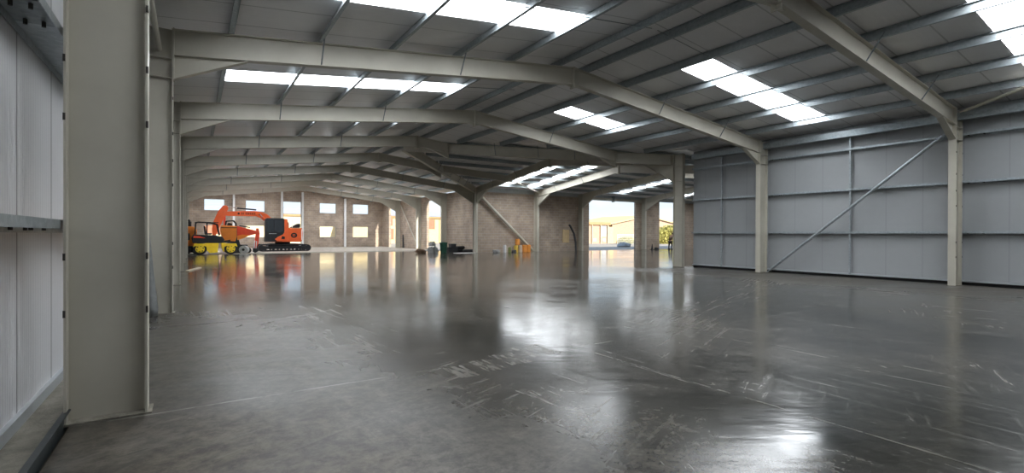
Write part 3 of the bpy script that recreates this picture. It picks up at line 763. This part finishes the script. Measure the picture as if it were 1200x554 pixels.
bm2 = side([(3.18, 2.10), (3.45, 2.02), (4.55, 1.72), (4.70, 1.62), (4.62, 1.50), (3.9, 1.30), (3.2, 1.15)], 38.75, 38.98).build('boom', 'red', mx, bevel=.02)
side([(3.2, 1.32), (3.55, 1.42), (4.05, 1.36), (3.7, 1.16), (3.22, .98)], 38.70, 38.76).build('boom_side_plate', 'amber', bm2)
MB().tube((3.35, 38.85, 2.12), (4.1, 38.85, 1.98), .045).build('boom_cylinder', 'char', mx)
side([(4.52, 1.92), (4.70, 1.92), (4.78, 1.5), (4.68, .72), (4.52, .30), (4.36, .32), (4.40, .9), (4.50, 1.5)], 38.77, 38.95).build('dipper_arm', 'red', mx, bevel=.015)
MB().tube((4.42, 38.72, .95), (4.36, 38.72, .28), .04).tube((4.55, 38.72, .9), (4.50, 38.72, .28), .03).build('bucket_linkage', 'sheet', mx)
side([(4.30, .34), (4.62, .32), (4.66, .10), (4.45, GZ), (4.28, .06)], 38.6, 39.1).build('bucket', 'char', mx)

# --- orange machine at the left edge of the group
om = empty('compaction_machine', (.2, 38.8, GZ), 'narrow orange machine with black exhaust beside the left wall, mostly behind the loader', 'machine')
side([(-.12, .55), (.55, .55), (.55, 1.75), (.38, 2.0), (-.08, 2.02)], 38.3, 39.3).build('engine_cover', 'amber', om, bevel=.05)
MB().tube((.10, 38.6, 2.0), (.10, 38.6, 2.38), .11).tube((.10, 38.6, 2.38), (.02, 38.6, 2.52), .07).build('exhaust_pipe', 'black', om)
side([(-.2, .08), (.6, .08), (.6, .56), (-.2, .56)], 38.2, 39.4).build('chassis', 'char', om, bevel=.04)
for xx in (-.05, .5): MB().lathe([(.2, 0), (.26, .03), (.26, .22), (.2, .25)], (xx, 38.05, GZ+.26), (0, 1, 0), 18).build('wheel', 'tyre', om)
MB().box(-.1, .1, 38.27, 38.31, 1.0, 1.5).build('cover_vent', 'black', om)
t = empty('steel_drum_roller', (3.55, 37.6, GZ), 'small grey roller drum lying before the mini digger', 'roller')
MB().lathe([(.12, 0), (.30, .0), (.30, .55), (.12, .55)], (3.5, 37.3, GZ+.30), (.35, 1, 0), 20).build('drum', 'greybag', t)
MB().lathe([(.10, 0), (.10, .62)], (3.5, 37.27, GZ+.30), (.35, 1, 0), 12).build('axle', 'black', t)

# --- things along the end of the slab
def lump(name, c, r, mat, label, cat, seed, group=None, flat=.6):
    rnd = random.Random(seed); bm = bmesh.new(); bmesh.ops.create_icosphere(bm, subdivisions=2, radius=1)
    for v in bm.verts:
        if name in ('builders_sack', 'cement_bag', 'tool_bag', 'broken_block'): v.co = Vector([math.copysign(abs(q)**.55, q) for q in v.co])
        k = 1+rnd.uniform(-.2, .2); v.co = Vector((v.co.x*r[0]*k, v.co.y*r[1]*k, max(-r[2]*.55, v.co.z*r[2]*k)))
    z0 = min(v.co.z for v in bm.verts)
    me = bpy.data.meshes.new(name); bm.to_mesh(me); bm.free(); me.materials.append(M[mat])
    o = bpy.data.objects.new(name, me); o.location = (c[0], c[1], c[2]-z0); col.objects.link(o)
    return tag(o, label, cat, group)
lump('rubble_heap', (15.32, 31.3, 0), (.42, .36, .22), 'brown', 'low heap of brown rubble beside the grey sacks', 'rubble', 1)
lump('rubble_heap', (15.9, 32.3, 0), (.30, .25, .17), 'brown', 'small brown rubble lump touching the grey sacks', 'rubble', 2)
for i, (x, y, z, r, lab) in enumerate(((16.15, 31.2, 0, (.20, .22, .32), 'lower grey sack at the brown rubble, under another sack'), (16.68, 31.4, 0, (.19, .24, .34), 'grey sack between the lower sack and the green bin'),
                                    (16.36, 31.3, .56, (.24, .24, .22), 'grey sack lying on top of the other sacks'))):
    lump('builders_sack', (x, y, z), r, 'greybag', lab, 'sack', 11+i)
t = empty('plastic_bin', (17.3, 31.2, 0), 'dark green plastic bin standing on the slab next to the grey sacks', 'bin')
MB().lathe([(.24, 0), (.30, .72), (.32, .72), (.32, .78)], (17.3, 31.2, 0), n=16).build('bin_body', 'green', t)
MB().lathe([(.33, .78), (.33, .82), (.05, .86)], (17.3, 31.2, 0), n=16).build('lid', 'green', t)
for i, (x, y, z0, w_, d_, h, lab) in enumerate(((18.1, 31.3, 0, .8, .6, .42, 'wide dark crate to the right of the green bin'), (18.15, 31.3, .42, .45, .5, .30, 'small dark box on top of the wide crate'))):
    t = empty('storage_crate', (x, y, z0), lab, 'crate')
    MB().box(x-w_/2, x+w_/2, y-d_/2, y+d_/2, z0, z0+h-.05).build('crate_body', 'darkstuff', t, bevel=.02)
    MB().box(x-w_/2-.02, x+w_/2+.02, y-d_/2-.02, y+d_/2+.02, z0+h-.05, z0+h).build('lid', 'char', t, bevel=.01)
for i, (x, y, lab) in enumerate(((19.02, 31.75, 'black tyre lying beside the dark crates'), (19.3, 30.7, 'black tyre lying closest to the corner column'))):
    tb = MB().lathe([(.18, 0), (.38, .0), (.44, .06), (.44, .2), (.38, .26), (.18, .26)], (x, y, 0), n=20).build('tyre', 'tyre')
    tag(tb, lab, 'tyre')
tb = MB().lathe([(.16, 0), (.34, .0), (.40, .06), (.40, .18), (.34, .24), (.16, .24)], (19.05, 31.7, .262), (0, 0, 1), 20).build('tyre', 'tyre'); tag(tb, 'black tyre stacked on another tyre by the crates', 'tyre')
tag(MB().box(17.6, 19.3, 29.4, 30.0, .001, .03).build('insulation_board', 'sheet'), 'white board lying flat on the slab in front of the tyres', 'board')
# along the blockwork wall of the wing
def drum(x, y, z, r, h, mat, lab, nm_='plastic_drum'):
    t = empty(nm_, (x, y, z), lab, 'drum')
    MB().lathe([(r*.94, 0), (r, .03), (r, h*.32), (r*.96, h*.34), (r, h*.36), (r, h*.64), (r*.96, h*.66), (r, h*.68), (r, h-.04), (r*.92, h)], (x, y, z), n=20).build('drum_body', mat, t)
    MB().lathe([(r*.8, h), (r*.8, h+.015)], (x, y, z), n=16).lathe([(.04, h+.015), (.04, h+.04)], (x+r*.4, y, z), n=10).build('lid', mat, t)
drum(23.05, 29.25, 0, .19, .56, 'drumy', 'yellow drum standing at the left end of the drum group')
drum(23.45, 29.2, 0, .18, .56, 'cream', 'cream drum standing between the yellow and the orange drums')
drum(23.88, 29.2, 0, .21, .60, 'drum', 'orange drum standing beside the cream drum')
drum(24.33, 29.25, 0, .19, .60, 'drum', 'orange drum at the right end, below the diagonal brace')
drum(23.2, 29.25, .60, .20, .50, 'drum', 'orange drum stacked on top of the others')
drum(21.9, 29.2, 0, .13, .60, 'sheet', 'slim white container standing alone left of the drums', 'plastic_container')
drum(22.45, 29.3, 0, .13, .42, 'olive', 'short olive container between the white container and the drums', 'plastic_container')
lump('cement_bag', (22.7, 29.0, 0), (.16, .2, .14), 'darkstuff', 'dark bag slumped against the drum group', 'bag', 21)
lump('broken_block', (21.05, 29.15, 0), (.28, .18, .17), 'greybag', 'pale broken block on the floor beyond the corner column', 'block', 22)
tag(side([(28.62, .78), (29.38, .76), (29.38, 1.94), (28.62, 1.97)], 29.93, 29.985).build('plywood_board', 'ply'), 'tan plywood board fixed on the blockwork wall left of the wide door', 'board')
pb = MB().path([(29.72, 29.4, 0), (29.78, 29.5, .8), (29.70, 29.65, 1.6), (29.42, 29.8, 2.25), (29.30, 29.85, 2.42)], .09, 10).build('rolled_membrane', 'darkstuff')
tag(pb, 'bent black roll of membrane leaning on the blockwork wall beside the plywood', 'roll')
t = empty('traffic_cone', (39.85, 29.3, 0), 'small dark cone standing at the foot of the blockwork pier between the doors', 'cone')
MB().lathe([(.11, .03), (.03, .55), (.025, .58)], (39.85, 29.3, 0), n=14).build('cone_body', 'darkstuff', t)
MB().box(39.68, 40.02, 29.13, 29.47, 0, .03).build('base', 'darkstuff', t)
lump('tool_bag', (40.4, 29.2, 0), (.22, .16, .15), 'darkstuff', 'dark tool bag on the floor next to the small cone', 'bag', 23)
tag(MB().tube((19.6, 46.4, 0), (19.62, 46.55, 1.45), .10, .07, 12).build('pipe_bundle', 'darkstuff'), 'dark pipe leaning upright against the blockwork of the far side wall', 'pipe')
# timber plank and sheeting near the left wall
tag(MB().add([(.06, 17.9, 0), (.18, 17.85, 0), (.62, 19.9, 0), (.50, 19.95, 0), (.06, 17.9, .04), (.18, 17.85, .04), (.62, 19.9, .04), (.50, 19.95, .04)], [(0,3,2,1),(4,5,6,7),(0,1,5,4),(1,2,6,5),(2,3,7,6),(3,0,4,7)]).build('timber_plank', 'wood'), 'pale timber plank lying on the slab close to the left wall columns', 'plank')
mb = MB(); vs = []; n = 16
for h, r, cx_, cyy in ((0, .075, -.295, 5.75), (.15, .08, -.30, 5.75), (.7, .055, -.33, 5.77), (1.3, .035, -.36, 5.79), (1.7, .015, -.375, 5.8)):
    vs.append([(cx_+r*(1+.18*math.sin(3*a))*math.cos(a), cyy+r*(1+.18*math.cos(4*a+h))*math.sin(a), h) for a in [2*math.pi*i/n for i in range(n)]])
fl = [p for ring in vs for p in ring]; fs = []
for k in range(len(vs)-1): fs += [(k*n+i, k*n+(i+1) % n, (k+1)*n+(i+1) % n, (k+1)*n+i) for i in range(n)]
fs += [tuple(range(n-1, -1, -1)), tuple(range((len(vs)-1)*n, len(vs)*n))]
mb.add(fl, fs); tag(mb.build('plastic_sheeting', 'plastic', smooth=True), 'gathered grey plastic sheeting standing behind the broad column', 'sheeting')

# ------------------------------------------------------------------ outside, seen through the openings
struct(MB().box(-3, 19.8, 35.5, 38.6, -.3, -.028).build('ground', 'dirt'))
def building(x0, x1, y0, y1, ze, wallm, lab, panels=(), pil=()):
    e = empty('building', ((x0+x1)/2, y0, -.12), lab, 'building')
    MB().box(x0, x1, y0, y1, -.12, ze).build('wall', wallm, e)
    MB().box(x0-.3, x1+.3, y0-.3, y0-.01, ze-.25, ze+.05).build('fascia', 'fascia', e)
    MB().prism([(y0-.4, ze+.05), ((y0+y1)/2, ze+1.3), (y1+.4, ze+.05)], lambda a, t, z: (t, a, z), x0-.3, x1+.3).build('roof', 'outroof', e)
    for (a, b, c, d) in panels:
        wv = MB().box(a, b, y0-.05, y0+.02, c, d).build('window', 'outw', e)
        MB().box(a+.12, b-.12, y0-.07, y0-.05, c+.12, d-.12).build('window_pane', 'outw', wv)
    for a in pil: MB().box(a, a+.15, y0-.08, y0-.001, -.1, ze-.25).build('downpipe', 'fascia', e)
    return e
building(-14, 20.7, 82, 92, 4.7, 'outc', 'long cream building with grey roof seen through the far wall windows', [(1.5, 4.5, 1.4, 3.2)], (10,))
building(21.6, 50, 75, 86, 4.55, 'outy', 'long yellow brick building with brown windows beyond the side openings', [(27.2, 28.6, .6, 2.4), (34.3, 36.1, 2.4, 4.1), (40, 42, 2.4, 4.1), (27.2, 28.4, 2.9, 4.1)], (32.6, 36.9))
e = empty('building', (74, 60, -.12), 'tan brick gabled building seen through the wide door opening', 'building')
MB().prism([(64.4, -.12), (88, -.12), (88, 2.9), (73.4, 4.95), (64.4, 3.5)], lambda a, t, z: (a, t, z), 60, 72).build('wall', 'outt', e)
MB().prism([(63.2, 3.32), (73.4, 5.05), (88.5, 2.75), (88.5, 3.0), (73.4, 5.32), (63.2, 3.56)], lambda a, t, z: (a, t, z), 59.6, 72.2).build('verge', 'outy', e)
e = empty('cabin', (60.5, 59, -.12), 'low site cabin with dark roof band and posts outside the wide door', 'cabin')
MB().box(56.5, 62.9, 59.2, 61.5, -.12, 3.25).build('wall', 'outt', e)
MB().box(56.3, 63.0, 58.9, 61.6, 3.25, 3.72).build('roof', 'fascia', e)
for x in (58.6, 60.6, 62.3): MB().box(x, x+.14, 58.95, 59.1, -.12, 3.25).build('post', 'outc', e)
MB().box(60.8, 62.1, 59.15, 59.2, 1.2, 3.1).build('window', 'outroof', e)
for x, z in ((59.0, .35), (61.2, .3), (61.2, 1.6)): MB().box(x, x+.7, 59.1, 59.16, z, z+.5).build('notice', 'sheet', e)
tag(MB().box(63.1, 64.3, 59.6, 60, -.12, 2.95).build('gate_pillar', 'outy'), 'yellow brick pillar between the cabin and the gabled building', 'pillar', kind='thing')
e = empty('mesh_fence', (57.5, 50, -.12), 'pale temporary mesh fence panel standing outside the door', 'fence')
mb = MB()
for i in range(25): mb.box(55.7+i*.17, 55.72+i*.17, 49.99, 50.01, 0, 1.5)
for i in range(5): mb.box(55.7, 59.8, 49.99, 50.01, .1+i*.34, .12+i*.34)
mb.build('mesh', 'white', e); MB().path([(55.7, 50, -.12), (55.7, 50, 1.55), (59.8, 50, 1.55), (59.8, 50, -.12)], .03).build('fence_frame', 'white', e)
def foliage(c, r, n, lab, seed, size=.12, name='hedge', cat='hedge'):
    rnd = random.Random(seed); mb = MB()
    for i in range(n):
        a = Vector((rnd.gauss(0, 1), rnd.gauss(0, 1), rnd.gauss(0, 1))).normalized()*rnd.uniform(.55, 1)
        p = Vector((c[0]+a.x*r[0], c[1]+a.y*r[1], c[2]+a.z*r[2]))
        if p.z < -.1: p.z = rnd.uniform(-.1, .2)
        u = Vector((rnd.gauss(0, 1), rnd.gauss(0, 1), rnd.gauss(0, 1))).normalized(); v = u.orthogonal().normalized()
        s_ = size*rnd.uniform(.6, 1.3)
        mb.add([p-u*s_, p+v*s_*.5, p+u*s_, p-v*s_*.5+u.cross(v)*s_*.2], [(0, 1, 2), (0, 2, 3)])
    return tag(mb.build(name, 'hedge'), lab, cat)
foliage((61.8, 54, .4), (2.2, .8, .8), 2500, 'low yellow green shrub beside the mesh fence', 31, .16, 'shrub', 'shrub')
foliage((71.5, 52, 1.3), (6.0, 1.2, 2.0), 7000, 'tall yellow green hedge outside the doorway where the person stands', 32, .22)
t = lump('covered_heap', (45.9, 39, -.12), (1.15, .6, .44), 'greybag', 'grey tarpaulin covered heap lying outside the wide door', 'heap', 41)

# ------------------------------------------------------------------ person with a power trowel in the doorway
def skinned(name, verts, edges, mat, parent, root=0, lv=2):
    me = bpy.data.meshes.new(name); off = parent_world(parent).inverted()
    me.from_pydata([tuple(off @ Vector(v[:3])) for v in verts], edges, [])
    o = bpy.data.objects.new(name, me); col.objects.link(o); o.parent = parent; me.materials.append(M[mat])
    o.modifiers.new('skin', 'SKIN'); o.modifiers['skin'].use_smooth_shade = True
    for i, v in enumerate(verts):
        r = v[3] if isinstance(v[3], tuple) else (v[3], v[3]); me.skin_vertices[0].data[i].radius = r; me.skin_vertices[0].data[i].use_root = (i == root)
    s_ = o.modifiers.new('sub', 'SUBSURF'); s_.levels = lv; s_.render_levels = lv
    return o
px_, py_ = 42.35, 29.0
pe = empty('person', (px_, py_, 0), 'person in dark workwear bending forward in the doorway over a floor trowel machine', 'person')
def P(x, y, z): return (px_+x, py_+y, z)
J = dict(pel=P(-.10, 0, .90)+((.15, .12),), wa=P(-.05, 0, 1.05)+((.14, .11),), ch=P(.10, 0, 1.30)+((.17, .12),), ne=P(.22, 0, 1.46)+((.06, .06),), he=P(.30, 0, 1.55)+((.085, .08),), ht=P(.34, 0, 1.66)+((.08, .085),))
V = [J['pel'], J['wa'], J['ch'], J['ne'], J['he'], J['ht']]; E_ = [(0,1),(1,2),(2,3),(3,4),(4,5)]
legs = {}
for s_, dx in ((-1, .06), (1, -.08)):
    b0 = len(V)
    V += [P(-.09, s_*.10, .84)+(.10,), P(-.02+dx, s_*.12, .48)+(.065,), P(-.08+dx, s_*.12, .10)+(.045,), P(.10+dx, s_*.13, .04)+((.04, .035),)]
    E_ += [(0, b0), (b0, b0+1), (b0+1, b0+2), (b0+2, b0+3)]
for s_ in (-1, 1):
    b0 = len(V)
    V += [P(.14, s_*.20, 1.36)+(.055,), P(.26, s_*.26, 1.12)+(.042,), P(.48, s_*.20, 1.02)+(.03,), P(.55, s_*.18, 1.00)+((.035, .018),)]
    E_ += [(2, b0), (b0, b0+1), (b0+1, b0+2), (b0+2, b0+3)]
    hb_ = b0+3
    for f in range(4):
        c = len(V); yy = s_*.18+(f-1.5)*.02
        V += [P(.60, yy, .995)+(.009,), P(.625, yy, .975)+(.008,), P(.612, yy, .955)+(.007,)]
        E_ += [(hb_, c), (c, c+1), (c+1, c+2)]
    c = len(V); V += [P(.57, s_*.13, .985)+(.010,), P(.60, s_*.135, .965)+(.008,)]; E_ += [(hb_, c), (c, c+1)]
body = skinned('body', V, E_, 'skin', pe, 0, 1)
V2 = [P(-.10, 0, .86)+((.17, .14),), P(-.05, 0, 1.05)+((.165, .13),), P(.10, 0, 1.30)+((.195, .14),), P(.20, 0, 1.42)+((.09, .09),)]; E2 = [(0,1),(1,2),(2,3)]
for s_ in (-1, 1):
    b0 = len(V2); V2 += [P(.14, s_*.21, 1.36)+(.07,), P(.26, s_*.26, 1.12)+(.055,), P(.46, s_*.205, 1.025)+(.042,)]; E2 += [(2, b0), (b0, b0+1), (b0+1, b0+2)]
skinned('jacket', V2, E2, 'cloth', pe, 0, 2)
V3 = [P(-.10, 0, .90)+((.165, .135),)]; E3 = []
for s_, dx in ((-1, .06), (1, -.08)):
    b0 = len(V3); V3 += [P(-.09, s_*.10, .80)+(.115,), P(-.02+dx, s_*.12, .48)+(.082,), P(-.08+dx, s_*.12, .12)+(.065,)]; E3 += [(0, b0), (b0, b0+1), (b0+1, b0+2)]
skinned('trousers', V3, E3, 'char', pe, 0, 2)
for s_, dx in ((-1, .06), (1, -.08)):
    MB().prism([(-.15+dx, 0), (.17+dx, 0), (.17+dx, .05), (.06+dx, .09), (-.01+dx, .14), (-.15+dx, .14)], lambda a, t, z: P(a, t, z), s_*.125-.05, s_*.125+.05).build('boot', 'black', pe, bevel=.015)
mb = MB(); bmh = bmesh.new(); bmesh.ops.create_uvsphere(bmh, u_segments=16, v_segments=10, radius=.105)
mb.add([P(.305+v.co.x*.95, v.co.y*.95, 1.665+v.co.z*.85) for v in bmh.verts if True], [tuple(v.index for v in f.verts) for f in bmh.faces]); bmh.free()
mb.build('hair', 'hair', pe, smooth=True)
t = empty('power_trowel', (43.5, 29.0, 0), 'dark walk-behind floor trowel machine held by the person in the doorway', 'machine')
MB().lathe([(.44, .06), (.46, .07), (.46, .10), (.44, .11)], (43.55, 29, 0), n=24).build('guard_ring', 'black', t)
for i in range(4):
    a = i*math.pi/2+.4
    ca, sa = math.cos(a), math.sin(a)
    MB().add([(43.55+x*ca-y*sa, 29+x*sa+y*ca, z) for z in (0, .012) for x, y in ((.05, -.07), (.38, -.07), (.38, .07), (.05, .07))], [(0,3,2,1),(4,5,6,7),(0,1,5,4),(1,2,6,5),(2,3,7,6),(3,0,4,7)]).build('blade', 'galvdark', t)
MB().lathe([(.10, .05), (.16, .14), (.17, .42), (.10, .5)], (43.55, 29, 0), n=16).build('engine', 'char', t)
MB().path([(43.45, 29, .30), (42.99, 29, .95)], .02).tube((42.985, 28.78, .965), (42.985, 29.22, .965), .016).build('handle', 'black', t)
#M>>

# ------------------------------------------------------------------ light
w = bpy.data.worlds.new('world'); sc.world = w; w.use_nodes = True
nt = w.node_tree; bg = nt.nodes['Background']
tc = nt.nodes.new('ShaderNodeTexCoord'); s = nt.nodes.new('ShaderNodeSeparateXYZ'); L(nt, tc.outputs['Generated'], s.inputs[0])
sky = ramp(nt, s.outputs[2], [(0.0, (.86, .93, .97)), (.10, (.62, .80, .95)), (.35, (.38, .60, .88)), (1.0, (.22, .42, .78))])
cl = noise(nt, scaled(nt, tc.outputs['Generated'], (1, 1, 4)), 2.6, 6, .6)
sky = mix(nt, ramp(nt, cl, [(.46, g(0)), (.66, g(1))]), sky, (.93, .95, .97))
L(nt, sky, bg.inputs['Color']); bg.inputs['Strength'].default_value = .55
sl = bpy.data.lights.new('sun', 'SUN'); sun = bpy.data.objects.new('sun', sl); col.objects.link(sun)
sl.energy = 3.7; sl.angle = math.radians(.6); sl.color = (1, .93, .80)
dv = Vector((-.20, 1, -.53)).normalized()
sun.rotation_euler = dv.to_track_quat('-Z', 'Y').to_euler(); sun.location = (60, -60, 60)

sc.view_settings.view_transform = 'Standard'; sc.view_settings.look = 'None'
sc.view_settings.exposure = 1.22; sc.view_settings.gamma = 1; sc.view_settings.use_curve_mapping = False
sc.cycles.use_denoising = True
sc.cycles.max_bounces = 8; sc.cycles.diffuse_bounces = 5; sc.cycles.glossy_bounces = 4; sc.cycles.transparent_max_bounces = 8
sc.cycles.sample_clamp_indirect = 6; sc.cycles.caustics_reflective = False; sc.cycles.caustics_refractive = False
